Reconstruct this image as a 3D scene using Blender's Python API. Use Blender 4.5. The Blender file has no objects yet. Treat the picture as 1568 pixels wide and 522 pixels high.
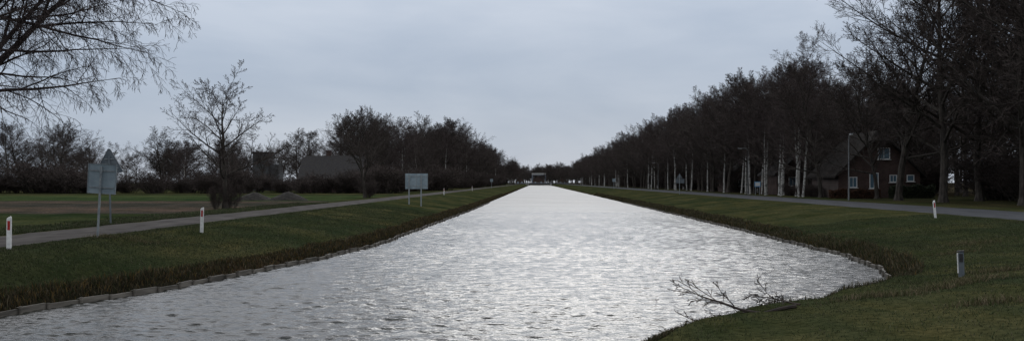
import bpy, math, random
import numpy as np
from mathutils import Vector, Matrix
random.seed(11); rng=np.random.default_rng(11)
scene=bpy.context.scene
COL=scene.collection
R=random.random
def U(a,b): return a+(b-a)*random.random()

# ---------------------------------------------------------------- materials
def newmat(name):
    m=bpy.data.materials.new(name); m.use_nodes=True
    nt=m.node_tree; b=nt.nodes['Principled BSDF']; return m,nt,b
def noisy(name,c1,c2,scale=5.0,rough=0.8,bump=0.0,detail=4,stretch=(1,1,1),metal=0.0,bscale=None,lo=0.35,hi=0.65,spec=0.3):
    m,nt,b=newmat(name); N=nt.nodes; L=nt.links
    tc=N.new('ShaderNodeTexCoord'); mp=N.new('ShaderNodeMapping'); mp.inputs['Scale'].default_value=stretch
    L.new(tc.outputs['Object'],mp.inputs['Vector'])
    no=N.new('ShaderNodeTexNoise'); no.inputs['Scale'].default_value=scale; no.inputs['Detail'].default_value=detail
    L.new(mp.outputs[0],no.inputs['Vector'])
    cr=N.new('ShaderNodeValToRGB'); cr.color_ramp.elements[0].position=lo; cr.color_ramp.elements[1].position=hi
    cr.color_ramp.elements[0].color=(*c1,1); cr.color_ramp.elements[1].color=(*c2,1)
    L.new(no.outputs['Fac'],cr.inputs[0]); L.new(cr.outputs[0],b.inputs['Base Color'])
    b.inputs['Roughness'].default_value=rough; b.inputs['Metallic'].default_value=metal
    b.inputs['Specular IOR Level'].default_value=spec
    if bump>0:
        n2=N.new('ShaderNodeTexNoise'); n2.inputs['Scale'].default_value=bscale or scale*3; n2.inputs['Detail'].default_value=5
        L.new(mp.outputs[0],n2.inputs['Vector'])
        bp=N.new('ShaderNodeBump'); bp.inputs['Strength'].default_value=0.6; bp.inputs['Distance'].default_value=bump
        L.new(n2.outputs['Fac'],bp.inputs['Height']); L.new(bp.outputs[0],b.inputs['Normal'])
    return m
M_bark=noisy('dark_bark',(0.030,0.027,0.024),(0.072,0.063,0.054),6,0.9,0.0,stretch=(1,1,0.3),spec=0.1)
M_twig=noisy('twig_brown',(0.047,0.038,0.035),(0.085,0.070,0.063),0.6,0.9,spec=0.05)
M_btwig=noisy('birch_twig',(0.052,0.041,0.040),(0.095,0.077,0.072),0.6,0.9,spec=0.05)
m,nt,b=newmat('birch_bark'); N=nt.nodes; L=nt.links
tc=N.new('ShaderNodeTexCoord'); mp=N.new('ShaderNodeMapping'); mp.inputs['Scale'].default_value=(1,1,2.0); L.new(tc.outputs['Object'],mp.inputs[0])
no=N.new('ShaderNodeTexNoise'); no.inputs['Scale'].default_value=2.0; no.inputs['Detail'].default_value=5; L.new(mp.outputs[0],no.inputs['Vector'])
cr=N.new('ShaderNodeValToRGB'); cr.color_ramp.elements[0].position=.34; cr.color_ramp.elements[1].position=.50
cr.color_ramp.elements[0].color=(.04,.037,.033,1); cr.color_ramp.elements[1].color=(.42,.415,.39,1); L.new(no.outputs['Fac'],cr.inputs[0])
sx=N.new('ShaderNodeSeparateXYZ'); L.new(tc.outputs['Object'],sx.inputs[0])
mr=N.new('ShaderNodeMapRange'); mr.inputs[1].default_value=7; mr.inputs[2].default_value=14; L.new(sx.outputs[2],mr.inputs[0])
mx=N.new('ShaderNodeMix'); mx.data_type='RGBA'; L.new(mr.outputs[0],mx.inputs[0]); L.new(cr.outputs[0],mx.inputs[6]); mx.inputs[7].default_value=(.075,.062,.055,1)
L.new(mx.outputs[2],b.inputs['Base Color']); b.inputs['Roughness'].default_value=0.8; b.inputs['Specular IOR Level'].default_value=0.2
M_birch=m
M_grey=noisy('aluminium_back',(0.22,0.28,0.32),(0.30,0.37,0.41),3,0.6,metal=0.1)
M_greyd=noisy('sign_back_dark',(0.10,0.12,0.14),(0.15,0.175,0.195),3,0.6,metal=0.1)
M_galv=noisy('galvanised_pole',(0.20,0.23,0.25),(0.32,0.35,0.36),8,0.5,metal=0.2)
M_lamp=noisy('lamp_pole_grey',(0.13,0.14,0.145),(0.20,0.21,0.215),8,0.6)
M_white=noisy('white_plastic',(0.60,0.61,0.60),(0.80,0.80,0.78),9,0.5)
M_red=noisy('red_reflector',(0.30,0.015,0.015),(0.42,0.03,0.025),20,0.3)
M_black=noisy('black_plastic',(0.02,0.02,0.022),(0.04,0.04,0.042),9,0.5)
M_roof=noisy('dark_roof_tiles',(0.018,0.017,0.017),(0.040,0.036,0.034),3,0.8,0.02,stretch=(1,1,6))
M_thatch=noisy('dark_reed_roof',(0.020,0.018,0.017),(0.042,0.037,0.033),2,0.95,0.05,stretch=(1,1,0.4),spec=0.05)
M_frame=noisy('white_window_frame',(0.60,0.61,0.60),(0.74,0.74,0.73),5,0.5)
M_conc=noisy('concrete',(0.25,0.25,0.24),(0.38,0.37,0.35),2,0.85)
M_silo=noisy('silo_cladding',(0.07,0.075,0.08),(0.10,0.105,0.11),2,0.85)
M_wood=noisy('old_timber',(0.070,0.064,0.054),(0.18,0.165,0.14),3,0.85,0.01,stretch=(0.3,0.3,3))
M_soil=noisy('dark_soil_heap',(0.010,0.009,0.008),(0.03,0.026,0.02),4,0.95,0.05)
M_blue=noisy('blue_board',(0.10,0.28,0.55),(0.2,0.45,0.7),3,0.5)
M_bridge=noisy('bridge_steel',(0.10,0.12,0.15),(0.16,0.18,0.22),1,0.6)
m,nt,b=newmat('window_glass'); b.inputs['Base Color'].default_value=(0.10,0.17,0.22,1); b.inputs['Roughness'].default_value=0.08; M_glass=m
def brickmat(name,c1,c2,cm):
    m,nt,b=newmat(name); N=nt.nodes; L=nt.links
    tc=N.new('ShaderNodeTexCoord'); mp=N.new('ShaderNodeMapping'); mp.inputs['Rotation'].default_value=(math.radians(90),0,0)
    L.new(tc.outputs['Object'],mp.inputs[0])
    br=N.new('ShaderNodeTexBrick'); br.inputs['Scale'].default_value=2.4
    br.inputs['Color1'].default_value=(*c1,1); br.inputs['Color2'].default_value=(*c2,1); br.inputs['Mortar'].default_value=(*cm,1)
    br.inputs['Mortar Size'].default_value=0.012
    no=N.new('ShaderNodeTexNoise'); no.inputs['Scale'].default_value=0.7; no.inputs['Detail'].default_value=6; L.new(tc.outputs['Object'],no.inputs['Vector'])
    r=N.new('ShaderNodeValToRGB'); r.color_ramp.elements[0].position=.3; r.color_ramp.elements[1].position=.7; r.color_ramp.elements[0].color=(.6,.6,.6,1); r.color_ramp.elements[1].color=(1.15,1.15,1.15,1); L.new(no.outputs['Fac'],r.inputs[0])
    mx=N.new('ShaderNodeMix'); mx.data_type='RGBA'; mx.blend_type='MULTIPLY'; mx.inputs[0].default_value=1; L.new(br.outputs[0],mx.inputs[6]); L.new(r.outputs[0],mx.inputs[7])
    L.new(mp.outputs[0],br.inputs['Vector']); L.new(mx.outputs[2],b.inputs['Base Color']); b.inputs['Roughness'].default_value=0.9; b.inputs['Specular IOR Level'].default_value=0.15
    return m
M_brick=brickmat('red_brick',(0.070,0.048,0.042),(0.095,0.062,0.054),(0.08,0.07,0.064))
M_brickd=brickmat('brown_brick',(0.058,0.040,0.035),(0.08,0.054,0.047),(0.07,0.06,0.055))

# ---------------------------------------------------------------- mesh builder
class MB:
    def __init__(s): s.v=[];s.f=[];s.m=[]
    def tube(s,pts,rad,k,mat,cap=False):
        b0=len(s.v); n=len(pts)
        d=(pts[1]-pts[0]); 
        a=d.cross(Vector((0.31,0.77,0.55)));
        if a.length<1e-6: a=d.cross(Vector((1,0,0)))
        a.normalize()
        if k==1:   # thin twig as a narrow strip
            a=d.cross(Vector((random.random()-.5,random.random()-.5,random.random()-.5))); a.normalize()
            for i in range(n):
                p=pts[i]; q=a*(rad[i]*1.15); s.v.append(p-q); s.v.append(p+q)
            for i in range(n-1):
                o=b0+2*i; s.f.append((o,o+1,o+3,o+2)); s.m.append(mat)
            return
        for i in range(n):
            if i<n-1: d=pts[i+1]-pts[i]
            d=d.normalized()
            a=(a-d*a.dot(d)); a.normalize(); c=d.cross(a); r=rad[i]; p=pts[i]
            for j in range(k):
                an=6.2831853*j/k; s.v.append(p+a*(r*math.cos(an))+c*(r*math.sin(an)))
        for i in range(n-1):
            o=b0+i*k
            for j in range(k):
                j2=(j+1)%k
                s.f.append((o+j,o+j2,o+k+j2,o+k+j)); s.m.append(mat)
        if cap:
            s.f.append(tuple(b0+j for j in reversed(range(k)))); s.m.append(mat)
            s.f.append(tuple(b0+(n-1)*k+j for j in range(k))); s.m.append(mat)
    def box(s,c,size,mat=0,rz=0.0,taper=1.0,rx=0.0,ry=0.0):
        b0=len(s.v); hx,hy,hz=size[0]/2,size[1]/2,size[2]/2
        Rm=Matrix.Rotation(rz,3,'Z')@Matrix.Rotation(ry,3,'Y')@Matrix.Rotation(rx,3,'X'); c=Vector(c)
        for z,t in((-hz,1),(hz,taper)):
            for x,y in((-hx,-hy),(hx,-hy),(hx,hy),(-hx,hy)):
                s.v.append(c+Rm@Vector((x*t,y*t,z)))
        for q in((0,3,2,1),(4,5,6,7),(0,1,5,4),(1,2,6,5),(2,3,7,6),(3,0,4,7)):
            s.f.append(tuple(b0+i for i in q)); s.m.append(mat)
    def poly(s,pts,mat=0):
        b0=len(s.v); s.v+= [Vector(p) for p in pts]; s.f.append(tuple(range(b0,b0+len(pts)))); s.m.append(mat)
    def mesh(s,name,mats,smooth=False):
        me=bpy.data.meshes.new(name); me.from_pydata([tuple(v) for v in s.v],[],s.f)
        for m in mats: me.materials.append(m)
        me.polygons.foreach_set('material_index',s.m)
        if smooth: me.polygons.foreach_set('use_smooth',[True]*len(s.f))
        me.update(); return me
def obj(me,name,loc=(0,0,0),rz=0,sc=1.0,parent=None,rx=0,ry=0):
    o=bpy.data.objects.new(name,me); o.location=loc; o.rotation_euler=(rx,ry,rz)
    o.scale=sc if isinstance(sc,tuple) else (sc,sc,sc)
    COL.objects.link(o)
    if parent: o.parent=parent
    return o
def empty(name,loc=(0,0,0),rz=0,rx=0,ry=0):
    return obj(None,name,loc,rz,1.0,None,rx,ry)

# ---------------------------------------------------------------- terrain functions
WZ=-1.3
XLy=np.array([-80,15,24.6,31.5,40.5,50.7,116,300,900]); XLx=np.array([-13.6,-13.5,-12.9,-10.9,-9.4,-8.2,-7.5,-7.5,-7.5])
XRy=np.array([-80,12,17,20.8,22.5,24.4,27.7,30.2,32.4,34.4,38,43.3,55,80,900]); XRx=np.array([-1.5,-1.0,0.7,2.6,4.1,5.9,8.45,10.2,11.35,11.9,12.6,13.2,13.4,13.6,13.8])
def XL(y): return np.interp(y,XLy,XLx)+0.10*np.sin(y*0.7)*np.sin(y*0.23+1)+0.05*np.sin(y*2.1)
def XR(y): return np.interp(y,XRy,XRx)+0.12*np.sin(y*0.55+2)*np.sin(y*0.31)+0.06*np.sin(y*1.9)
def sm(t): t=np.clip(t,0,1); return t*t*(3-2*t)
def und(x,y): return 0.03*np.sin(x*1.3+y*0.4)*np.sin(y*0.9-x*0.3)+0.02*np.sin(x*2.7-y*1.1)+0.012*np.sin(y*2.3+x*1.7)
def gz(x,y):
    x=np.asarray(x,float); y=np.asarray(y,float)
    xl=XL(y); xr=XR(y)
    mid=(xl+xr)/2
    dl=xl-x; dr=x-xr
    span=np.maximum(xl-0.7-(-14.7),0.6)
    zl=np.where(dl<0,WZ-0.1+np.maximum(dl*1.2,-1.2),
       np.where(dl<0.25,WZ-0.1+dl/0.25*0.26,
       np.where(dl<0.7,WZ+0.16+(dl-0.25)/0.45*0.24,-0.90+0.90*np.clip((dl-0.7)/span,0,1)**0.85)))
    zr=np.where(dr<0,WZ-0.1+np.maximum(dr*1.2,-1.2),
       np.where(dr<0.25,WZ-0.1+dr/0.25*0.25,
       np.where(dr<1.0,WZ+0.15+(dr-0.25)/0.75*0.35,-0.8+0.8*sm((dr-1.0+1.0)/10.0))))
    left=x<mid
    z=np.where(left,zl,zr)
    mask=np.where(left,sm((dl-0.3)/0.6)*sm((x+14.9)/0.6)+sm((-20.5-x)/2.0),sm((dr-0.3)/0.6)*sm((22.8-x)/1.0)+sm((x-34)/3))
    return z+und(x,y)*mask

ys=np.concatenate([np.arange(-60,10,4),np.arange(10,60,0.35),np.arange(60,130,1.2),np.arange(130,300,5),np.arange(300,900,25),np.array([900,905,1000,1300,1800,2600,4000])])
lo=np.concatenate([[-3000,-1500,-800,-500,-350,-250,-180,-140,-110],np.arange(-90,-40,4),np.arange(-40,-21,1.0),np.arange(-21,-14.6,0.6)])
ro=np.concatenate([np.arange(23.6,34,0.9),np.arange(34,60,2.5),[65,72,80,90,110,140,180,250,350,500,900,1600,3000]])
V=[]
offw=np.array([0.75,0.7,0.6,0.45,0.35,0.25,0.12,0.0,-0.15,-0.5,-1.5])
offr=np.array([-1.5,-0.5,-0.15,0,0.12,0.25,0.4,0.6,0.8,1.0])
for y in ys:
    xl=XL(y); xr=XR(y)
    a=-14.6+(xl-0.8-(-14.6))*np.linspace(0,1,14)
    b=xl-offw; c=xr+offr
    d=(xr+1.1)+(23.2-(xr+1.1))*np.linspace(0,1,44)
    V.append(np.concatenate([lo,a,b,c,d,ro]))
X=np.array(V); Y=np.repeat(ys[:,None],X.shape[1],1)
Z=gz(X,Y)
Z=np.where(Y>1200,0,Z)
nr,nc=X.shape
verts=np.stack([X,Y,Z],-1).reshape(-1,3)
idx=np.arange(nr*nc).reshape(nr,nc)
quads=np.stack([idx[:-1,:-1],idx[:-1,1:],idx[1:,1:],idx[1:,:-1]],-1).reshape(-1,4)
def npmesh(name,verts,faces,cols=None,smooth=False):
    me=bpy.data.meshes.new(name); nv=len(verts); nf=len(faces); k=faces.shape[1]
    me.vertices.add(nv); me.vertices.foreach_set('co',np.ascontiguousarray(verts,dtype=np.float32).ravel())
    me.loops.add(nf*k); me.loops.foreach_set('vertex_index',np.ascontiguousarray(faces,dtype=np.int32).ravel())
    me.polygons.add(nf); me.polygons.foreach_set('loop_start',np.arange(0,nf*k,k,dtype=np.int32))
    if smooth: me.polygons.foreach_set('use_smooth',np.ones(nf,dtype=bool))
    me.update(calc_edges=True)
    if cols is not None:
        at=me.color_attributes.new('Col','FLOAT_COLOR','POINT')
        c=np.ones((nv,4),dtype=np.float32); c[:,:3]=cols; at.data.foreach_set('color',c.ravel())
    return me
x=verts[:,0]; y=verts[:,1]
C=np.zeros((len(verts),3)); C[:]=(0.036,0.045,0.021)
def setc(m,c): C[m]=c
fl=x<-20.8
setc(fl,(0.032,0.044,0.020))
setc(fl&(y>62)&(y<104),(0.052,0.050,0.041))
setc(fl&(y>=104)&(y<150),(0.036,0.056,0.024))
setc(fl&(y>=150),(0.035,0.042,0.02))
setc((x>34),(0.030,0.034,0.018))
setc((x>34)&(y>140),(0.028,0.027,0.018))
dl=XL(y)-x; dr=x-XR(y)
setc((dl<0.75)&(x<2)&(dl>-3),(0.022,0.020,0.013))
setc((dr<0.5)&(x>-1.6)&(dr>-3),(0.035,0.032,0.02))
setc((dl<-0.1)&(dr<-0.1),(0.02,0.02,0.012))
me=npmesh('ground',verts,quads,C,True)
m,nt,b=newmat('ground_grass_soil'); N=nt.nodes; L=nt.links
at=N.new('ShaderNodeAttribute'); at.attribute_name='Col'
tc=N.new('ShaderNodeTexCoord')
def nz(scale,detail=5,st=None):
    n=N.new('ShaderNodeTexNoise'); n.inputs['Scale'].default_value=scale; n.inputs['Detail'].default_value=detail
    if st:
        mp=N.new('ShaderNodeMapping'); mp.inputs['Scale'].default_value=st; L.new(tc.outputs['Object'],mp.inputs[0]); L.new(mp.outputs[0],n.inputs['Vector'])
    else: L.new(tc.outputs['Object'],n.inputs['Vector'])
    return n
def ramp(fac,a,bb,lo=0.3,hi=0.7):
    r=N.new('ShaderNodeValToRGB'); r.color_ramp.elements[0].position=lo; r.color_ramp.elements[1].position=hi
    r.color_ramp.elements[0].color=(*a,1); r.color_ramp.elements[1].color=(*bb,1); L.new(fac,r.inputs[0]); return r
def mul(a,bb,f=1.0,mode='MULTIPLY'):
    mx=N.new('ShaderNodeMix'); mx.data_type='RGBA'; mx.blend_type=mode; mx.inputs[0].default_value=f
    L.new(a,mx.inputs[6]); L.new(bb,mx.inputs[7]); return mx.outputs[2]
r1=ramp(nz(0.35).outputs['Fac'],(0.66,0.72,0.66),(1.42,1.25,1.3))
r2=ramp(nz(6).outputs['Fac'],(0.6,0.62,0.6),(1.45,1.4,1.4))
r3=ramp(nz(1.2,4,(1,0.15,1)).outputs['Fac'],(0.8,0.88,0.9),(1.25,1.12,1.0))
r4=ramp(nz(0.06,4,(0.25,1.6,1)).outputs['Fac'],(0.75,0.82,0.85),(1.3,1.15,1.15),.4,.6)
c=mul(at.outputs['Color'],r1.outputs[0]); c=mul(c,r2.outputs[0]); c=mul(c,r3.outputs[0]); c=mul(c,r4.outputs[0])
L.new(c,b.inputs['Base Color']); b.inputs['Roughness'].default_value=1.0; b.inputs['Specular IOR Level'].default_value=0.0
bp=N.new('ShaderNodeBump'); bp.inputs['Distance'].default_value=0.07; bp.inputs['Strength'].default_value=0.7
L.new(nz(9,6).outputs['Fac'],bp.inputs['Height']); L.new(bp.outputs[0],b.inputs['Normal'])
me.materials.append(m); obj(me,'ground')

def road(name,x0,x1,z,mat,y0=-40,y1=1180,seed=0):
    yy=np.concatenate([np.arange(y0,80,0.5),np.arange(80,y1,8)]); 
    j=0.10*np.sin(yy*0.9+seed)+0.06*np.sin(yy*2.7+seed*2)+0.05*np.sin(yy*0.21)
    A=x0+j; B=x1+0.8*np.roll(j,7); n=5
    XX=np.array([A+(B-A)*t for t in np.linspace(0,1,n)]).T
    crown=np.array([0,0.02,0.03,0.02,0])
    ZZ=z+np.repeat(crown[None,:],len(yy),0); YY=np.repeat(yy[:,None],n,1)
    vv=np.stack([XX,YY,ZZ],-1).reshape(-1,3); ii=np.arange(len(yy)*n).reshape(len(yy),n)
    q=np.stack([ii[:-1,:-1],ii[:-1,1:],ii[1:,1:],ii[1:,:-1]],-1).reshape(-1,4)
    me=npmesh(name,vv,q,None,True); me.materials.append(mat); obj(me,name)
M_track=noisy('worn_asphalt',(0.038,0.034,0.031),(0.082,0.074,0.068),1.6,0.95,0.01,detail=8,stretch=(1,0.25,1),bscale=30,spec=0.05)
M_asph=noisy('asphalt',(0.038,0.040,0.045),(0.062,0.065,0.071),1.2,0.95,0.005,detail=8,stretch=(1,0.15,1),bscale=40,spec=0.08)
road('towpath_road',-18.9,-15.6,0.006,M_track,seed=1)
road('canal_road',24.3,31.0,0.006,M_asph,seed=3)

# ---------------------------------------------------------------- water: real wave geometry
wy=[ -80.0,-20.0,0.0,10.0]; yv=14.0
while yv<1190:
    wy.append(yv); yv+=max(0.042,0.0018*yv)
wy.append(1190.0); wy=np.array(wy); wx=np.arange(-15,15.01,0.075)
WX,WY=np.meshgrid(wx,wy); sp_=np.maximum(0.05,np.gradient(wy))[:,None]*np.ones_like(WX)
H=np.zeros_like(WX); r_=np.random.default_rng(3)
nw=84
lam=0.17*np.exp(r_.random(nw)**1.35*math.log(7.0)); 
for l in lam:
    th=math.radians(84)+r_.normal(0,0.50); k=2*math.pi/l; ph=r_.random()*6.28
    slope=0.037*(1.0 if l<0.5 else 0.50)
    amp=slope/k
    f=np.clip((l/sp_-2.2)/1.6,0,1)
    w_=k*(WX*math.cos(th)+WY*math.sin(th))+ph+0.5*np.sin(WX*0.65+ph*2)+0.6*np.sin(WY*0.51+WX*0.35+ph)
    H+=amp*f*np.sin(w_)
gust=0.90+0.15*np.sin(WY*0.11+1.5*np.sin(WX*0.13))*np.sin(WX*0.22+WY*0.05+1)+0.14*np.sin(WY*0.037+WX*0.05)*np.sin(WY*.31)
H*=gust
rough=np.clip(0.12+(WY-25)/130*0.23,0.12,0.36)*(0.80+0.22*gust)
wv=np.stack([WX,WY,WZ+H],-1).reshape(-1,3); ii=np.arange(WX.size).reshape(WX.shape)
q=np.stack([ii[:-1,:-1],ii[:-1,1:],ii[1:,1:],ii[1:,:-1]],-1).reshape(-1,4)
cc=np.repeat(rough.reshape(-1,1),3,1)
me=npmesh('canal_water',wv,q,cc,True)
m,nt,b=newmat('canal_water'); N=nt.nodes; L=nt.links
tc=N.new('ShaderNodeTexCoord'); at=N.new('ShaderNodeAttribute'); at.attribute_name='Col'
b.inputs['Base Color'].default_value=(0.020,0.022,0.018,1); b.inputs['IOR'].default_value=1.33
L.new(at.outputs['Fac'],b.inputs['Roughness'])
w1=nz(11.0,3,(1.0,1.7,1))
bp=N.new('ShaderNodeBump'); bp.inputs['Distance'].default_value=0.015; bp.inputs['Strength'].default_value=1.0
L.new(w1.outputs['Fac'],bp.inputs['Height']); L.new(bp.outputs[0],b.inputs['Normal'])
me.materials.append(m); obj(me,'canal_water')

def boarding(fn,sgn,y0,y1,name):
    mb=MB(); yy=list(np.arange(y0,y1,1.0))
    for a,bb in zip(yy[:-1],yy[1:]):
        xa=float(fn(a))-sgn*0.13; xb=float(fn(bb))-sgn*0.13; h=0.13+0.02*math.sin(a*3.1)
        p=[(xa,a,WZ-0.4),(xb,bb,WZ-0.4),(xb,bb,WZ+h),(xa,a,WZ+h)]; q=[(xa+sgn*0.07,a,WZ+h),(xb+sgn*0.07,bb,WZ+h)]
        mb.poly(p); mb.poly([p[3],p[2],q[1],q[0]])
        mb.tube([Vector((xa-sgn*0.05,a,WZ-0.4)),Vector((xa-sgn*0.05,a,WZ+h+0.03))],[0.04,0.04],6,0,True)
    obj(mb.mesh(name,[M_wood]),name)
boarding(lambda y:XL(y),-1,14,160,'timber_bank_edging')
boarding(lambda y:XR(y)+.1,1,34,160,'timber_bank_edging')

# ---------------------------------------------------------------- grass
def blades(px,py,hgt,wid,cols,name,mat,lean=0.35,double=False):
    n=len(px); pz=gz(px,py)-0.01
    az=rng.uniform(0,2*math.pi,n); la=rng.uniform(0,2*math.pi,n); le=rng.uniform(0,lean,n)*hgt
    dx=np.cos(az)*wid/2; dy=np.sin(az)*wid/2
    a=np.stack([px-dx,py-dy,pz],-1); bq=np.stack([px+dx,py+dy,pz],-1)
    mx=px+np.cos(la)*le*0.35; my=py+np.sin(la)*le*0.35; mz=pz+hgt*0.6
    c1=np.stack([mx+dx*0.7,my+dy*0.7,mz],-1); c0=np.stack([mx-dx*0.7,my-dy*0.7,mz],-1)
    t=np.stack([px+np.cos(la)*le,py+np.sin(la)*le,pz+hgt],-1)
    vv=np.stack([a,bq,c1,c0,t],1).reshape(-1,3); o=np.arange(n)[:,None]*5
    tri=np.concatenate([o+np.array([0,1,2]),o+np.array([0,2,3]),o+np.array([3,2,4])],0)
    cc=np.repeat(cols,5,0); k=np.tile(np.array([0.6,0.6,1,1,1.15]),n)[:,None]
    me=npmesh(name,vv,tri,cc*k); me.materials.append(mat); return obj(me,name)
m,nt,b=newmat('grass_blades'); N=nt.nodes; L=nt.links
at=N.new('ShaderNodeAttribute'); at.attribute_name='Col'; L.new(at.outputs['Color'],b.inputs['Base Color'])
b.inputs['Roughness'].default_value=0.85; b.inputs['Specular IOR Level'].default_value=0.1; M_grass=m
def mixcol(n,cs,ws):
    k=rng.choice(len(cs),n,p=np.array(ws)/sum(ws)); c=np.array(cs)[k]*rng.uniform(0.7,1.3,(n,1)); return c
green=[(0.043,0.058,0.025),(0.056,0.071,0.032),(0.036,0.045,0.021),(0.105,0.096,0.066)]
def clump(x,y): return 0.5+0.25*np.sin(x*2.1+np.sin(y*1.3)*2)*np.sin(y*1.7+np.sin(x*0.9)*2)+0.25*np.sin(x*0.63+1.3*np.sin(y*.41))*np.sin(y*.53+x*.2)
def tint(c,x,y):
    f=clump(x*0.5+3,y*0.4+1)[:,None]; g=clump(x*1.7,y*1.3)[:,None]
    return c*(0.72+0.56*f)*(0.85+0.3*g)+np.array([0.012,0.009,0.006])*(1-f)**2
n=240000; yy=11+ (rng.random(n)**1.5)*50; off=rng.random(n); xx=XR(yy)+0.5+off*(23.6-XR(yy)-0.5)
k=(xx/yy<0.62)&(rng.random(n)<0.4+0.6*clump(xx,yy)); xx=xx[k]; yy=yy[k]; n=len(xx)
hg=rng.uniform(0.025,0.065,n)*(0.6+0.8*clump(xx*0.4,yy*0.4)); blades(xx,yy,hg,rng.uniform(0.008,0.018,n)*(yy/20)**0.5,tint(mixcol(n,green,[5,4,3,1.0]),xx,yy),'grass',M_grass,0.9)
n=120000; yy=20+(rng.random(n)**1.5)*70; xl=XL(yy); xx=-15.5+rng.random(n)*(xl-0.7+15.5)
k=(rng.random(n)<0.4+0.6*clump(xx,yy)); xx=xx[k]; yy=yy[k]; n=len(xx)
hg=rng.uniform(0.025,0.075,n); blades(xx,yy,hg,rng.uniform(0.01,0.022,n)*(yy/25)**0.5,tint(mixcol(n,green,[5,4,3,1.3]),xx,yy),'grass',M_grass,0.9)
n=40000; yy=24+rng.random(n)**1.3*70; xx=-19.1-rng.random(n)**2*3
hg=rng.uniform(0.04,0.12,n); blades(xx,yy,hg,rng.uniform(0.01,0.03,n)*(yy/30)**0.5,tint(mixcol(n,green,[5,4,3,2]),xx,yy),'grass',M_grass,0.9)
dry=[(0.080,0.062,0.036),(0.042,0.035,0.020),(0.14,0.09,0.030),(0.026,0.034,0.012),(0.14,0.12,0.08)]
n=60000; yy=15+rng.random(n)**1.6*230; xx=XL(yy)-0.12-rng.random(n)**0.8*0.70
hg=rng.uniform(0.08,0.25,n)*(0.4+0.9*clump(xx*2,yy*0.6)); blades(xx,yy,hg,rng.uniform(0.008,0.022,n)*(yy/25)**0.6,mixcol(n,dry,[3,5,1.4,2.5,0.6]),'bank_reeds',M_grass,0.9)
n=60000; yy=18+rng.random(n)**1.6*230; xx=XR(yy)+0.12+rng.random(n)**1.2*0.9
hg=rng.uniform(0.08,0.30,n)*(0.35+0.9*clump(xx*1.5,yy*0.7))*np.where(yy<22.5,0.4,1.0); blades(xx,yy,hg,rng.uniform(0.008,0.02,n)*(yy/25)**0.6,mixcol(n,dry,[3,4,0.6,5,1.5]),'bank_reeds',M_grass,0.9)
px=[];py=[]
for cx,cy,r_,nn in((10.4,24.5,0.55,900),(9.3,23.2,0.5,700),(12.2,27.0,0.4,500),(7.2,21.5,0.6,700),(17,40,0.8,700),(15.2,37,0.6,500),(8.0,18.0,0.4,500),(14.2,52,0.9,900),(-13.9,36,0.5,400),(-15.0,35.3,0.25,300)):
    px.append(cx+rng.normal(0,r_,nn)); py.append(cy+rng.normal(0,r_*0.6,nn))
px=np.concatenate(px); py=np.concatenate(py); n=len(px)
blades(px,py,rng.uniform(0.06,0.18,n),rng.uniform(0.008,0.016,n),mixcol(n,[(0.16,0.13,0.08),(0.10,0.085,0.045),(0.05,0.06,0.02)],[3,3,3]),'dry_grass_tussocks',M_grass,1.2)

# ---------------------------------------------------------------- trees
def rv():
    return Vector((random.gauss(0,1),random.gauss(0,1),random.gauss(0,1)))
def grow(T,p,d,Lg,r,lv,P):
    n=P['seg'][lv]; pts=[p]; rad=[r]; ds=[d]; step=Lg/n; w=P['wob'][lv]; up=P['up'][lv]
    rm=P['rmin']
    for i in range(n):
        t=(i+1)/n
        d=d+rv()*w; d.z+=up; d.normalize(); p=p+d*step
        pts.append(p); rad.append(max(r*(1-t)**P.get('tap',0.8),rm)); ds.append(d)
    T.tube(pts,rad,P['sides'][lv],P['mat'][lv])
    if lv+1>=P['levels']: return
    k=P['n'][lv]; k=max(1,int(round(k*U(0.8,1.2)))); st=P['start'][lv]; ph=U(0,6.28)
    for j in range(k):
        t=st+(0.99-st)*(j+R())/k; f=t*n; i=min(int(f),n-1); fr=f-i
        q=pts[i].lerp(pts[i+1],fr); dd=ds[min(i+1,n)]
        rr=rad[i]+(rad[i+1]-rad[i])*fr
        ph+=2.4+U(-0.5,0.5)
        a=dd.cross(Vector((0.2,0.9,0.3))); a.normalize(); c=dd.cross(a)
        ang=math.radians(P['ang'][lv]*U(0.7,1.3)*(1.0-0.35*t if lv==0 else 1))
        nd=dd*math.cos(ang)+(a*math.cos(ph)+c*math.sin(ph))*math.sin(ang)
        sh=P['shape'](t) if lv==0 else (1.05-0.6*t)
        cl=Lg*P['ratio'][lv]*sh*U(0.65,1.25)
        cr=max(min(rr*0.62,cl*P.get('rl',0.022)),rm)
        grow(T,q,nd.normalized(),cl,cr,lv+1,P)
def mk(name,P,H,r,mats,seed,stems=None):
    random.seed(seed); T=MB()
    if stems is None:
        T.tube([Vector((0,0,-0.3)),Vector((0,0,0.25)),Vector((0,0,0.6))],[r*1.7,r*1.25,r*1.02],P['sides'][0],P['mat'][0])
        grow(T,Vector((0,0,0.5)),Vector((U(-.04,.04),U(-.04,.04),1)).normalized(),H-0.5,r,0,P)
    else:
        for s in range(stems):
            a=U(0,6.28); sp=P['spread']; rr=U(0,P['base'])
            grow(T,Vector((math.cos(a)*rr,math.sin(a)*rr,-0.1)),Vector((math.cos(a)*sp*U(0.2,1),math.sin(a)*sp*U(0.2,1),1)).normalized(),H*U(0.7,1.0),r*U(0.7,1.1),0,P)
    return T.mesh(name,mats)
S=math.sin
OAK=dict(levels=5,seg=[8,6,4,2,2],wob=[.05,.07,.09,.10,.10],up=[.02,.055,.05,.06,.05],rmin=0.011,sides=[8,5,3,1,1],mat=[0,0,0,1,1],n=[28,11,10,6],start=[.16,.2,.12,.1],ang=[60,40,38,38],ratio=[.40,.44,.48,.55],shape=lambda t:0.62+0.62*S(3.14*min(1,t**.9+.1))-0.15*t,rl=0.017)
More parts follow.
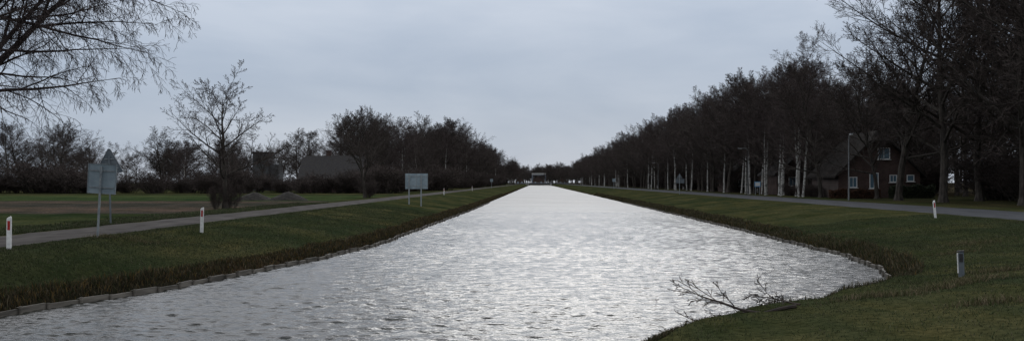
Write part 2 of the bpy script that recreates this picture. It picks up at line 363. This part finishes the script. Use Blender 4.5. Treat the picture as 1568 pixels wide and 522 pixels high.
BIR=dict(levels=5,seg=[8,6,4,3,2],wob=[.03,.06,.08,.10,.12],up=[.01,.07,.02,-.05,-.15],rmin=0.010,sides=[8,5,3,1,1],mat=[0,1,1,1,1],n=[26,9,9,5],start=[.22,.25,.15,.1],ang=[50,38,40,42],ratio=[.32,.44,.5,.6],shape=lambda t:0.55+0.65*S(3.14*min(1,t**.9+.1)),rl=0.014)
RD=dict(levels=5,seg=[7,7,5,2,2],wob=[.07,.08,.10,.10,.12],up=[.02,.05,.05,.05,.04],rmin=0.009,sides=[8,6,4,1,1],mat=[0,0,0,1,1],n=[20,10,9,5],start=[.17,.2,.15,.1],ang=[68,42,40,40],ratio=[.52,.44,.42,.5],shape=lambda t:0.75+0.45*S(3.14*min(1,t**.8+.15)),rl=0.022)
BUSH=dict(levels=4,seg=[4,3,3,2],wob=[.08,.12,.12,.14],up=[.03,.05,.04,.04],rmin=0.011,sides=[4,3,1,1],mat=[0,1,1,1],n=[8,6,5],start=[.12,.1,.1],ang=[40,42,42],ratio=[.5,.5,.5],shape=lambda t:1.1-0.5*t,spread=.7,base=.9)
WP=dict(levels=5,seg=[12,9,7,6,5],wob=[.06,.08,.09,.10,.12],up=[.01,.0,-.05,-.13,-.24],rmin=0.0045,sides=[8,6,4,3,1],mat=[1,1,1,1,1],n=[15,12,9,5],start=[.15,.12,.12,.05],ang=[45,42,45,50],ratio=[.46,.46,.5,.6],shape=lambda t:1.15-0.5*t,rl=0.012)
dark=[M_bark,M_twig]; bm=[M_birch,M_btwig]
oaks=[mk('oak_mesh',OAK,20,0.29,dark,s) for s in(1,2,3)]
birs=[mk('birch_mesh',BIR,20,0.17,bm,s) for s in(4,5)]
rds=[mk('roadtree_mesh',RD,9,0.19,dark,s) for s in(6,8)]
bus=[mk('bush_mesh',BUSH,3.6,0.05,dark,s,stems=26) for s in(9,10)]
random.seed(21); T=MB()
T.tube([Vector((0,0,-.3)),Vector((0,0,.3)),Vector((.05,0,1.5)),Vector((.1,0,3.0)),Vector((0.1,0.1,5.5)),Vector((-.1,.1,8)),Vector((-.1,0,11)),Vector((0,0,14))],[.42,.33,.29,.27,.22,.17,.1,.03],10,0)
for (z,az,el,ln,r) in((3.4,5,46,8.5,.11),(3.0,10,52,9.6,.15),(4.3,-30,45,8,.10),(4.9,60,45,7,.10),(5.6,150,35,7,.09),(5.8,5,42,9.6,.12),(6.5,230,38,7,.09),(7.0,-15,42,9,.09),(7.4,12,38,9.5,.09),(7.8,25,46,7.5,.08),(8.3,110,45,6.5,.07),(9.0,300,50,6,.07),(9.8,190,50,5,.06),(10.6,0,50,6,.05),(11.5,100,60,4,.05)):
    a=math.radians(az); e_=math.radians(el)
    grow(T,Vector((.05,.05,z)),Vector((math.cos(a)*math.cos(e_),math.sin(a)*math.cos(e_),math.sin(e_))),ln,r,0,WP)
weep=T.mesh('weeping_mesh',[M_birch,M_btwig])
random.seed(5)
def tree(kind,name,x,y,h=None,parent=None,ws=1.0):
    me,base={'oak':(random.choice(oaks),22),'birch':(random.choice(birs),22.5),'road':(random.choice(rds),9),'bush':(random.choice(bus),3.6)}[kind]
    s=(h or base)/base; s2=s*ws*U(0.9,1.1)*(1.1 if kind in('oak','birch') else 1)
    zz=float(gz(x,y)) if abs(x)<300 and y<1200 else 0.0
    return obj(me,name,(x,y,zz-0.03),U(0,6.28),(s2,s2,s),parent)
obj(rds[0],'roadside_tree',(-22.2,73,0),0.6,(0.98,0.98,0.92))
obj(rds[1],'roadside_tree',(-20.8,124,0),2.1,(1.0,1.0,1.0))
tree('bush','shrub',-21.9,73.4,2.0,None,.7); tree('bush','shrub',-22.8,72.8,1.6,None,.6); tree('bush','shrub',-20.6,125,2.2)
obj(weep,'weeping_birch_tree',(-18.4,30,0),0.0,1.0)
E=empty('distant_woodland')
for i in range(85):
    y=U(0,1)**1.2*420+270; x=-24-U(0,1)**1.3*(28 if y<330 else 32)
    tree(random.choice(['oak','oak','birch']),'tree',x,y,U(20,24)if y>300 else U(18,22),E,1.1)
for i in range(60):
    y=U(200,700); tree('bush','undergrowth',-22-U(0,6),y,U(3.5,6),E,1.5)
for i in range(10): tree('oak','tree',-17-U(0,3),U(700,880),U(16,20),E)
E=empty('distant_tree_belt')
for i in range(58):
    x=-30-i*2.9+U(-2.5,2.5); tree('oak' if R()<0.7 else 'birch','tree',x,U(215,285),U(9.0,13.5)*(1.15 if x<-95 else 1),E,1.25)
for i in range(50): tree('oak','tree',-400+i*7+U(-4,4),U(330,480),U(12,17),E,1.4)
E=empty('field_hedgerow')
for i in range(110):
    x=-24-i*1.55+U(-1,1); tree('bush','hedge_shrub',x,178+U(-8,14),U(2.0,4.4)*(1+0.3*math.sin(i*0.35)),E,1.7)
for (x_,y_,h_) in((39.5,83,26),(44,90,27),(38.5,97,27),(45,104,27),(37.8,107,24),(50,96,27),(51,84,26),(41.5,76,27),(57,103,26),(47,78,27),(55,92,27)): tree('oak','bare_oak_tree',x_,y_,h_,None,1.05)
E=empty('distant_avenue_trees')
y=110
while y<900:
    for (xx,kinds) in((35.5,['birch','oak','oak']),(42,['oak','oak','birch']),(50,['oak']),(59,['oak'])):
        if y<150 and 39<xx<58: continue
        if y<150 and xx<39: continue
        if xx>55 and y>300: continue
        h=U(17.5,21.5); yy=y+U(-2,2); X_=xx+U(-1.2,1.2)-(1.5 if y>250 else 0)
        kd=random.choice(kinds)
        par=None if (y<330 and xx<45) else E
        nm={'oak':'bare_oak_tree','birch':'birch_tree'}[kd] if par is None else 'tree'
        tree(kd,nm,X_,yy,h,par,1.05)
    y+=7.5 if y<200 else (9.5 if y<400 else 14)
E=empty('roadside_undergrowth')
for i in range(170):
    y=U(0,1)**1.6*700+148; tree('bush','undergrowth',U(38,60),y,U(3,6.5),E,1.6)
for i in range(30): tree('bush','undergrowth',U(48,62),U(84,112),U(3,5.5),E,1.5)
for i in range(10): tree('bush','undergrowth',U(35.2,35.9),U(130,146),U(1.2,2.2),E,1.2)
for i in range(36): tree('oak','tree',U(62,90),U(110,260),U(15,20),E,1.2)
for (bx,by,bh) in((36.0,141,23),(35.2,138.8,20),(34.8,147,20),(36.6,152,20),(34.6,133,18),(34.2,133.6,16),(34.3,143.6,18),(35.0,156,19),(35.9,163,21),(34.9,171,20),(36,180,20),(34.6,166,19),(34.4,188,20),(34.2,205,20),(34.1,226,20),(34,250,20)):
    o=tree('birch','birch_tree',bx,by,bh); o.rotation_euler=(U(-.05,.05),U(-.07,.07),U(0,6))
for (bx,by,bh) in((35.2,127,17),(38.5,146,19),(39.5,149,20),(39.2,118,16)): tree('oak','bare_oak_tree',bx,by,bh)
E=empty('distant_horizon_trees')
for i in range(110): tree('oak','tree',U(-260,260),U(1200,1500),U(19,27),E,1.5)
for i in range(22): tree('oak','tree',U(14,40),U(900,1150),U(15,19),E,1.2); tree('oak','tree',-14-U(0,30),U(900,1150),U(15,19),E,1.2)
for i in range(14): tree('oak','tree',-15+i*2.4,U(1110,1180),U(15,22),E,1.4)

M_hedge=noisy('beech_hedge_leaf',(0.045,0.025,0.016),(0.09,0.045,0.026),3,0.9)
def hedge(name,x0,x1,yc,w,h,mat,n):
    px=rng.uniform(x0,x1,n); py=yc+rng.uniform(-w/2,w/2,n); pz=rng.uniform(0,1,n)**0.8*h*(0.9+0.1*np.sin(px*3))
    s=0.07; a=rng.normal(0,1,(n,3)); a/=np.linalg.norm(a,axis=1)[:,None]; bq=np.cross(a,rng.normal(0,1,(n,3))); bq/=np.linalg.norm(bq,axis=1)[:,None]
    p=np.stack([px,py,pz],-1); vv=np.stack([p+a*s,p+bq*s,p-a*s,p-bq*s],1).reshape(-1,3); f=np.arange(n*4).reshape(n,4)
    me=npmesh(name,vv,f); me.materials.append(mat); obj(me,name)
hedge('beech_hedge',34.6,40.5,121,1.0,1.15,M_hedge,10000)
M_ever=noisy('evergreen_leaf',(0.015,0.02,0.012),(0.035,0.045,0.02),3,0.9)
hedge('evergreen_hedge',41.4,46.5,120,1.4,1.7,M_ever,9000)

# ---------------------------------------------------------------- buildings
def window(par,x,z,w,h,yf,panes=2):
    f=0.09
    mb=MB(); 
    mb.box((x-w/2+f/2,yf-0.03,z),(f,0.10,h),0); mb.box((x+w/2-f/2,yf-0.03,z),(f,0.10,h),0)
    mb.box((x,yf-0.032,z+h/2-f/2),(w-2*f,0.10,f),0); mb.box((x,yf-0.032,z-h/2+f/2),(w-2*f,0.10,f),0)
    for i in range(1,panes): mb.box((x-w/2+w*i/panes,yf-0.03,z),(0.05,0.08,h-2*f),0)
    mb.box((x,yf-0.09,z-h/2-0.05),(w+0.2,0.22,0.07),0)
    mb.poly([(x-w/2+f,yf-0.012,z-h/2+f),(x+w/2-f,yf-0.012,z-h/2+f),(x+w/2-f,yf-0.012,z+h/2-f),(x-w/2+f,yf-0.012,z+h/2-f)],1)
    obj(mb.mesh('window',[M_frame,M_glass]),'window',parent=par)
def farmhouse(name,loc,W,D,eave,ridge,hip,wallm,roofm,wins,rz=0,o=0.35):
    E=empty(name,loc,rz); mb=MB(); h=W/2
    k=(ridge-hip)/(ridge-eave); xh=h*k
    mb.poly([(-h,0,0),(h,0,0),(h,0,eave),(xh,0,hip),(-xh,0,hip),(-h,0,eave)])
    mb.poly([(h,0,0),(h,D,0),(h,D,eave),(h,0,eave)]); mb.poly([(-h,D,0),(-h,0,0),(-h,0,eave),(-h,D,eave)])
    mb.poly([(h,D,0),(-h,D,0),(-h,D,eave),(-xh,D,hip),(xh,D,hip),(h,D,eave)])
    obj(mb.mesh('walls',[wallm]),'walls',parent=E)
    mb=MB(); t=0.26; s=(ridge-eave)/h; hb=(ridge-hip)*0.9
    ex=h+o; ez=eave-o*s
    for sg in(-1,1):
        A=[(sg*ex,-o,ez+t),(sg*ex,D+o,ez+t),(sg*(xh),D+o,hip+t),(0,D-hb,ridge+t),(0,hb,ridge+t),(sg*(xh),-o,hip+t)]
        B=[(p[0],p[1],p[2]-t+0.02) for p in A]
        mb.poly(A if sg>0 else A[::-1]); mb.poly(B[::-1] if sg>0 else B)
        for i in(0,1,5): 
            j=(i+1)%6; mb.poly([A[i],A[j],B[j],B[i]])
    for yy,sgn in((-o,1),(D+o,-1)):
        yr=hb if sgn>0 else D-hb
        mb.poly([(-xh,yy,hip+t),(xh,yy,hip+t),(0,yr,ridge+t)]); mb.poly([(-xh,yy,hip+0.02),(xh,yy,hip+0.02),(xh,yy,hip+t),(-xh,yy,hip+t)])
    obj(mb.mesh('roof',[roofm]),'roof',parent=E)
    mb=MB(); mb.box((0.6,D*0.6,ridge+0.45),(0.7,0.9,1.3)); mb.box((0.6,D*0.6,ridge+1.15),(0.82,1.02,0.12)); obj(mb.mesh('chimney',[wallm]),'chimney',parent=E)
    for w in wins: window(E,*w)
    return E
farmhouse('brick_farmhouse',(41.8,125,0),10.0,12,3.0,8.0,6.7,M_brick,M_thatch,
   [(0.55,5.4,1.5,1.4,0,2),(-0.65,2.1,1.1,1.9,0,2),(1.7,2.35,0.9,0.9,0,2),(3.8,2.4,0.9,0.8,0,1),(-3.2,1.9,1.0,1.3,0,2)],0,0.6)
farmhouse('brick_house',(42.5,158,0),11,12,3.2,7.6,6.8,M_brickd,M_roof,[(-3,2,1.3,1.4,0,2),(0,2,1.3,1.4,0,2),(3,2,1.3,1.4,0,2)])
farmhouse('brick_house',(43,200,0),11,12,3.0,7.5,7.0,M_brickd,M_roof,[(-3,1.8,1.3,1.4,0,2),(3,1.8,1.3,1.4,0,2)])
farmhouse('farm_barn',(-32.5,192,0),9,11,2.6,6.6,6.2,M_brickd,M_roof,[],math.radians(90))
mb=MB(); mb.box((0,0,4.3),(3.6,5,8.6),0); mb.box((0,0,8.7),(3.9,5.3,0.22),1); mb.box((-0.4,-2.55,6.9),(1.0,0.08,1.0),1); mb.box((2.9,0,3.0),(2.2,4,6.0),0)
obj(mb.mesh('farm_silo_building',[M_silo,M_roof]),'farm_silo_building',(-63,236,0))

def heap(name,x,y,w,h,seed):
    r_=np.random.default_rng(seed); n=26; g=np.linspace(-1,1,n); A,B=np.meshgrid(g,g); d=np.sqrt(A**2+B**2)
    z=np.clip(1-d,0,1)**0.9*h; z+=(r_.random(z.shape)-.5)*0.10*h*(d<0.95); z-=0.05*(d>=0.98)
    vv=np.stack([A*w/2,B*w/2*0.8,z],-1).reshape(-1,3); ii=np.arange(n*n).reshape(n,n)
    q=np.stack([ii[:-1,:-1],ii[:-1,1:],ii[1:,1:],ii[1:,:-1]],-1).reshape(-1,4); me=npmesh(name,vv,q); me.materials.append(M_soil); obj(me,name,(x,y,0))
heap('earth_heap',-26.2,108,4.2,0.95,1); heap('earth_heap',-29.8,108,4.2,0.9,2)

# ---------------------------------------------------------------- signs and posts
def V3(*a): return Vector(a)
E=empty('road_sign_back',(-15.1,35.2,0),math.radians(-8),0,math.radians(3.2))
mb=MB(); mb.tube([V3(0,0,-0.4),V3(0,0,2.45)],[0.038]*2,12,0,True); obj(mb.mesh('pole',[M_galv]),'pole',parent=E)
mb=MB(); mb.box((0.02,0.07,2.02),(1.03,0.025,1.02),0)
for z in(1.72,2.3): mb.box((0.02,0.045,z),(0.9,0.03,0.05),1)
for sx in(-0.5,0.54): mb.box((sx,0.05,2.02),(0.015,0.03,1.0),1)
for sz in(1.515,2.525): mb.box((0.02,0.05,sz),(1.03,0.03,0.015),1)
for z in(1.72,2.3): mb.tube([V3(0,0,z-0.03),V3(0,0,z+0.03)],[0.055]*2,10,1,True)
obj(mb.mesh('panel',[M_grey,M_galv]),'panel',parent=E)
E=empty('warning_sign_back',(-19.35,46.5,0),math.radians(6),0,math.radians(-1.5))
mb=MB(); mb.tube([V3(0,0,-0.4),V3(0,0,3.1)],[0.038]*2,12,0,True); obj(mb.mesh('pole',[M_greyd]),'pole',parent=E)
mb=MB(); c=[(-0.58,2.42),(-0.53,2.34),(0.53,2.34),(0.58,2.42),(0.05,3.42),(-0.05,3.42)]
mb.poly([(a,0.05,b_) for a,b_ in c]); mb.poly([(a,0.08,b_) for a,b_ in reversed(c)])
for i in range(6):
    a=c[i]; d_=c[(i+1)%6]; mb.poly([(a[0],0.03,a[1]),(d_[0],0.03,d_[1]),(d_[0],0.08,d_[1]),(a[0],0.08,a[1])])
mb.box((0,0.03,2.55),(0.8,0.03,0.05),1); mb.box((0,0.03,2.95),(0.4,0.03,0.05),1)
mb.box((-0.05,0.06,2.08),(0.75,0.03,0.42),0)
obj(mb.mesh('panel',[M_greyd,M_galv]),'panel',parent=E)
gzz=float(gz(-11.9,100))
E=empty('canal_notice_board',(-11.75,100,gzz),math.radians(4))
mb=MB()
for sx in(-0.72,0.45): mb.tube([V3(sx,0,-0.4),V3(sx,0,2.95)],[0.065]*2,10,0,True)
obj(mb.mesh('legs',[M_galv]),'legs',parent=E)
mb=MB(); mb.box((0,0.11,2.32),(2.2,0.04,1.5),0)
for z in(1.85,2.8): mb.box((0,0.075,z),(2.1,0.03,0.07),1)
mb.box((0,0.08,2.32),(0.05,0.02,1.45),1)
for sx in(-1.09,1.09): mb.box((sx,0.08,2.32),(0.025,0.04,1.5),1)
obj(mb.mesh('panel',[M_grey,M_galv]),'panel',parent=E)
def rpost(x,y,h,rz=0,rx=0,ry=0,dark=False,name='reflector_post'):
    E=empty(name,(x,y,float(gz(x,y))),rz,rx,ry); w=0.13 if not dark else 0.15; d=0.06
    prof=[(-w/2,-d/3),(-w/4,-d/2),(w/4,-d/2),(w/2,-d/3),(w/2,d/3),(w/4,d/2),(-w/4,d/2),(-w/2,d/3)]
    mb=MB(); zs=[-0.3,h-0.10,h-0.03,h]; sc=[1,1,0.95,0.6]
    for z,s_ in zip(zs,sc):
        for a,b_ in prof: mb.v.append(V3(a*s_,b_*s_,z+(0.04*a/w if z>h-0.2 else 0)))
    for i in range(3):
        for j in range(8): mb.f.append((i*8+j,i*8+(j+1)%8,i*8+8+(j+1)%8,i*8+8+j)); mb.m.append(0)
    mb.f.append(tuple(24+j for j in range(8))); mb.m.append(0)
    obj(mb.mesh('post',[M_white if not dark else M_greyd]),'post',parent=E)
    mb=MB()
    if not dark:
        mb.box((0,-d/2-0.004,h-0.24),(0.07,0.008,0.26),0); obj(mb.mesh('reflector',[M_red]),'reflector',parent=E)
    else:
        mb.box((0,-d/2-0.006,h-0.16),(0.09,0.012,0.22),0); mb.box((0,0,h+0.012),(0.17,0.08,0.03),0); obj(mb.mesh('cap',[M_black]),'cap',parent=E)
        mb=MB(); mb.box((-w/2-0.006,0,h*0.55),(0.02,0.05,h*0.8),0); obj(mb.mesh('edge_strip',[M_white]),'edge_strip',parent=E)
rpost(-14.95,29,0.92,0.1,0,0.01); rpost(-13.75,42,1.02,0.05,0,0.03)
rpost(11.2,27.0,0.66,-0.2,0.05,-0.05,True,'mooring_marker_post'); rpost(21.8,56,0.95,0.2,0.05,-0.14)
rpost(-14.5,160,1.0); rpost(-14.5,230,1.0)

def lamp(x,y,h,side=-1,name='street_lamp',arm=True):
    E=empty(name,(x,y,0)); mb=MB()
    mb.tube([V3(0,0,-0.3),V3(0,0,1.2),V3(0,0,1.25),V3(0,0,h-0.5)],[0.09,0.085,0.07,0.05],12,0)
    if arm: arc=[V3(0,0,h-0.5),V3(side*0.05,0,h-0.22),V3(side*0.22,0,h-0.05),V3(side*0.5,0,h+0.02),V3(side*0.9,0,h+0.05)]; hx=side*1.2
    else: arc=[V3(0,0,h-0.5),V3(0,-0.1,h-0.1),V3(0,-0.5,h+.03)]; hx=0
    mb.tube(arc,[0.05]*len(arc),10,0)
    obj(mb.mesh('pole',[M_lamp]),'pole',parent=E)
    mb=MB()
    if arm: mb.box((hx,0,h+0.04),(0.75,0.24,0.13),0,taper=0.8); mb.box((hx,0,h-0.045),(0.5,0.18,0.05),1)
    else: mb.box((0,-0.8,h+0.04),(0.24,0.75,0.13),0,taper=0.8); mb.box((0,-0.8,h-0.045),(0.18,0.5,0.05),1)
    obj(mb.mesh('lamp_head',[M_lamp,M_white]),'lamp_head',parent=E)
lamp(32.6,158,7.1); lamp(32.9,108,6.9,arm=False); lamp(32.6,275,7.1)
lamp(-69,165,6.6,1)
E=empty('road_sign_back',(23.0,165,0),0.1); mb=MB(); mb.tube([V3(0,0,-.3),V3(0,0,3.2)],[0.05]*2,8,0,True); mb.box((0.1,0.06,2.1),(1.4,0.03,0.7),1)
mb.poly([(-0.5,0.05,2.55),(0.5,0.05,2.55),(0,0.05,3.35)],1); obj(mb.mesh('sign',[M_galv,M_greyd]),'sign',parent=E)
E=empty('information_board',(33.4,155,0),0.0); mb=MB(); mb.tube([V3(-.3,0,-.3),V3(-.3,0,1.4)],[0.04]*2,8,0,True); mb.tube([V3(.3,0,-.3),V3(.3,0,1.4)],[0.04]*2,8,0,True); mb.box((0,-0.05,1.6),(0.9,0.04,0.8),1); mb.box((0,-0.08,1.6),(0.7,0.01,0.55),2)
obj(mb.mesh('board',[M_galv,M_blue,M_white]),'board',parent=E)
for (x_,y_) in((22.6,300),(-14.6,330)):
    E=empty('road_sign_back',(x_,y_,0)); mb=MB(); mb.tube([V3(0,0,-.3),V3(0,0,2.9)],[0.06]*2,8,0,True); mb.box((0,0.05,2.5),(0.9,0.04,0.9),1); obj(mb.mesh('sign',[M_galv,M_grey]),'sign',parent=E)

# fallen branch: butt on the bank, crown reaching out over the water
FB=dict(levels=4,seg=[8,6,4,3],wob=[.06,.08,.10,.12],up=[.0,.0,.0,.0],rmin=0.007,sides=[7,5,4,3],mat=[0,0,0,0],n=[9,5,3],start=[.12,.15,.1],ang=[34,34,38],ratio=[.42,.45,.5],shape=lambda t:1.1-0.5*t,rl=0.024)
random.seed(33); T=MB(); grow(T,V3(5.3,20.9,-0.62),V3(-2.2,0.45,-0.50).normalized(),2.6,0.045,0,FB); grow(T,V3(4.6,21.0,-0.78),V3(-1.2,0.25,0.10).normalized(),1.75,0.034,0,FB); grow(T,V3(5.4,21.0,-0.6),V3(-0.8,0.6,0.02).normalized(),1.2,0.022,0,FB)
M_fb=noisy('wet_dead_branch',(0.026,0.020,0.017),(0.06,0.045,0.035),6,0.7)
obj(T.mesh('fallen_branch',[M_fb]),'fallen_branch')

E=empty('lift_bridge',(0,1010,0)); mb=MB()
mb.box((2,0,0.8),(60,8,0.7),0); mb.box((-9.5,0,-0.6),(3,8,2.4),2); mb.box((14.5,0,-0.6),(3,8,2.4),2)
for sx in(-4.5,8.5):
    mb.box((sx,0,5.3),(1.0,1.0,8.6),1)
mb.box((2,0,10.1),(14,1.6,1.8),3); mb.box((2,-6,9.0),(12,0.6,0.6),1)
mb.box((2,-3.9,1.7),(58,0.1,0.1),3)
for i in range(30): mb.box((-26+i*2,-3.9,1.4),(0.08,0.08,0.7),3)
obj(mb.mesh('bridge_structure',[M_bridge,M_bridge,M_conc,M_conc]),'bridge_structure',parent=E)
farmhouse('brick_house',(1.5,1060,0),13,12,4,8.5,7.5,M_brickd,M_roof,[(-3,1.8,1.4,1.4,0,2),(3,1.8,1.4,1.4,0,2)])
farmhouse('bridge_keeper_house',(-17,1030,0),9,8,3,7.5,7,M_brickd,M_roof,[(-2,1.8,1.4,1.4,0,2),(2,1.8,1.4,1.4,0,2)])
farmhouse('brick_house',(26,1040,0),10,9,3,8,7.3,M_brick,M_roof,[(-2,1.8,1.4,1.4,0,2),(2,1.8,1.4,1.4,0,2)])

# ---------------------------------------------------------------- sky & light
w=bpy.data.worlds.new('World'); scene.world=w; w.use_nodes=True; nt=w.node_tree; N=nt.nodes; L=nt.links
for n_ in list(N): N.remove(n_)
out=N.new('ShaderNodeOutputWorld')
sky=N.new('ShaderNodeTexSky'); sky.sky_type='NISHITA'; sky.sun_disc=False; sky.sun_elevation=math.radians(28); sky.sun_rotation=math.radians(3)
bg1=N.new('ShaderNodeBackground'); bg1.inputs['Strength'].default_value=0.05; L.new(sky.outputs[0],bg1.inputs[0])
tc=N.new('ShaderNodeTexCoord'); sp=N.new('ShaderNodeSeparateXYZ'); L.new(tc.outputs['Generated'],sp.inputs[0])
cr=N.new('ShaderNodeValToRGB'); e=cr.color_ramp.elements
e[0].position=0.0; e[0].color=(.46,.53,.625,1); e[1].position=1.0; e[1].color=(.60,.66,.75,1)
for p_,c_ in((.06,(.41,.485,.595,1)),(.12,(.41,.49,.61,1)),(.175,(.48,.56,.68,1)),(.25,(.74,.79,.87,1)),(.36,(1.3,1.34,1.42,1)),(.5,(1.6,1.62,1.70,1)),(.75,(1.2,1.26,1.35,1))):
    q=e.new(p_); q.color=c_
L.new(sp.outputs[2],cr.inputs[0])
mp=N.new('ShaderNodeMapping'); mp.inputs['Scale'].default_value=(1,1,3.8); mp.inputs['Location'].default_value=(.6,.2,.1); L.new(tc.outputs['Generated'],mp.inputs[0])
no=N.new('ShaderNodeTexNoise'); no.inputs['Scale'].default_value=3.6; no.inputs['Detail'].default_value=7; no.inputs['Roughness'].default_value=0.52; no.inputs['Distortion'].default_value=0.3; L.new(mp.outputs[0],no.inputs['Vector'])
cr2=N.new('ShaderNodeValToRGB'); cr2.color_ramp.elements[0].position=.32; cr2.color_ramp.elements[1].position=.70
cr2.color_ramp.elements[0].color=(.87,.895,.93,1); cr2.color_ramp.elements[1].color=(1.20,1.15,1.11,1); L.new(no.outputs['Fac'],cr2.inputs[0])
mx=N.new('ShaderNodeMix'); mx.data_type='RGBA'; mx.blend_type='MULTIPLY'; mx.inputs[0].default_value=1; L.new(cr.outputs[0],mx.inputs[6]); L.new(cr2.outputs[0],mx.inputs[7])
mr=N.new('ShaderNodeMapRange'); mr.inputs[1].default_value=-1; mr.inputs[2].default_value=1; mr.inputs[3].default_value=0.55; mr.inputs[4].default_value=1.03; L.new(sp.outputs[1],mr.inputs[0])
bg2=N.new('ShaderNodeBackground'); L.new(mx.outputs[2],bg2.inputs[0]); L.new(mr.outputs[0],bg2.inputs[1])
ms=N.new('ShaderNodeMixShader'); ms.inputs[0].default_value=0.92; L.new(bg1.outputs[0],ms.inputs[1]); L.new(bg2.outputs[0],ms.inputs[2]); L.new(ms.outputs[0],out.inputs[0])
sl=bpy.data.lights.new('sun','SUN'); sl.energy=0.5; sl.angle=math.radians(22); sl.color=(1,0.98,0.95)
so=bpy.data.objects.new('sun',sl); so.rotation_euler=(math.radians(-62),0,math.radians(-3)); COL.objects.link(so)

scene.view_settings.view_transform='Standard'; scene.view_settings.look='None'; scene.view_settings.exposure=0
cam=bpy.data.cameras.new('camera'); cam.sensor_width=36; cam.lens=36; cam.shift_x=-38/1568; cam.shift_y=18/1568; cam.clip_end=6000; cam.clip_start=0.1
co=bpy.data.objects.new('camera',cam); co.location=(0,0,1.9); co.rotation_euler=(math.radians(90),0,0); COL.objects.link(co); scene.camera=co
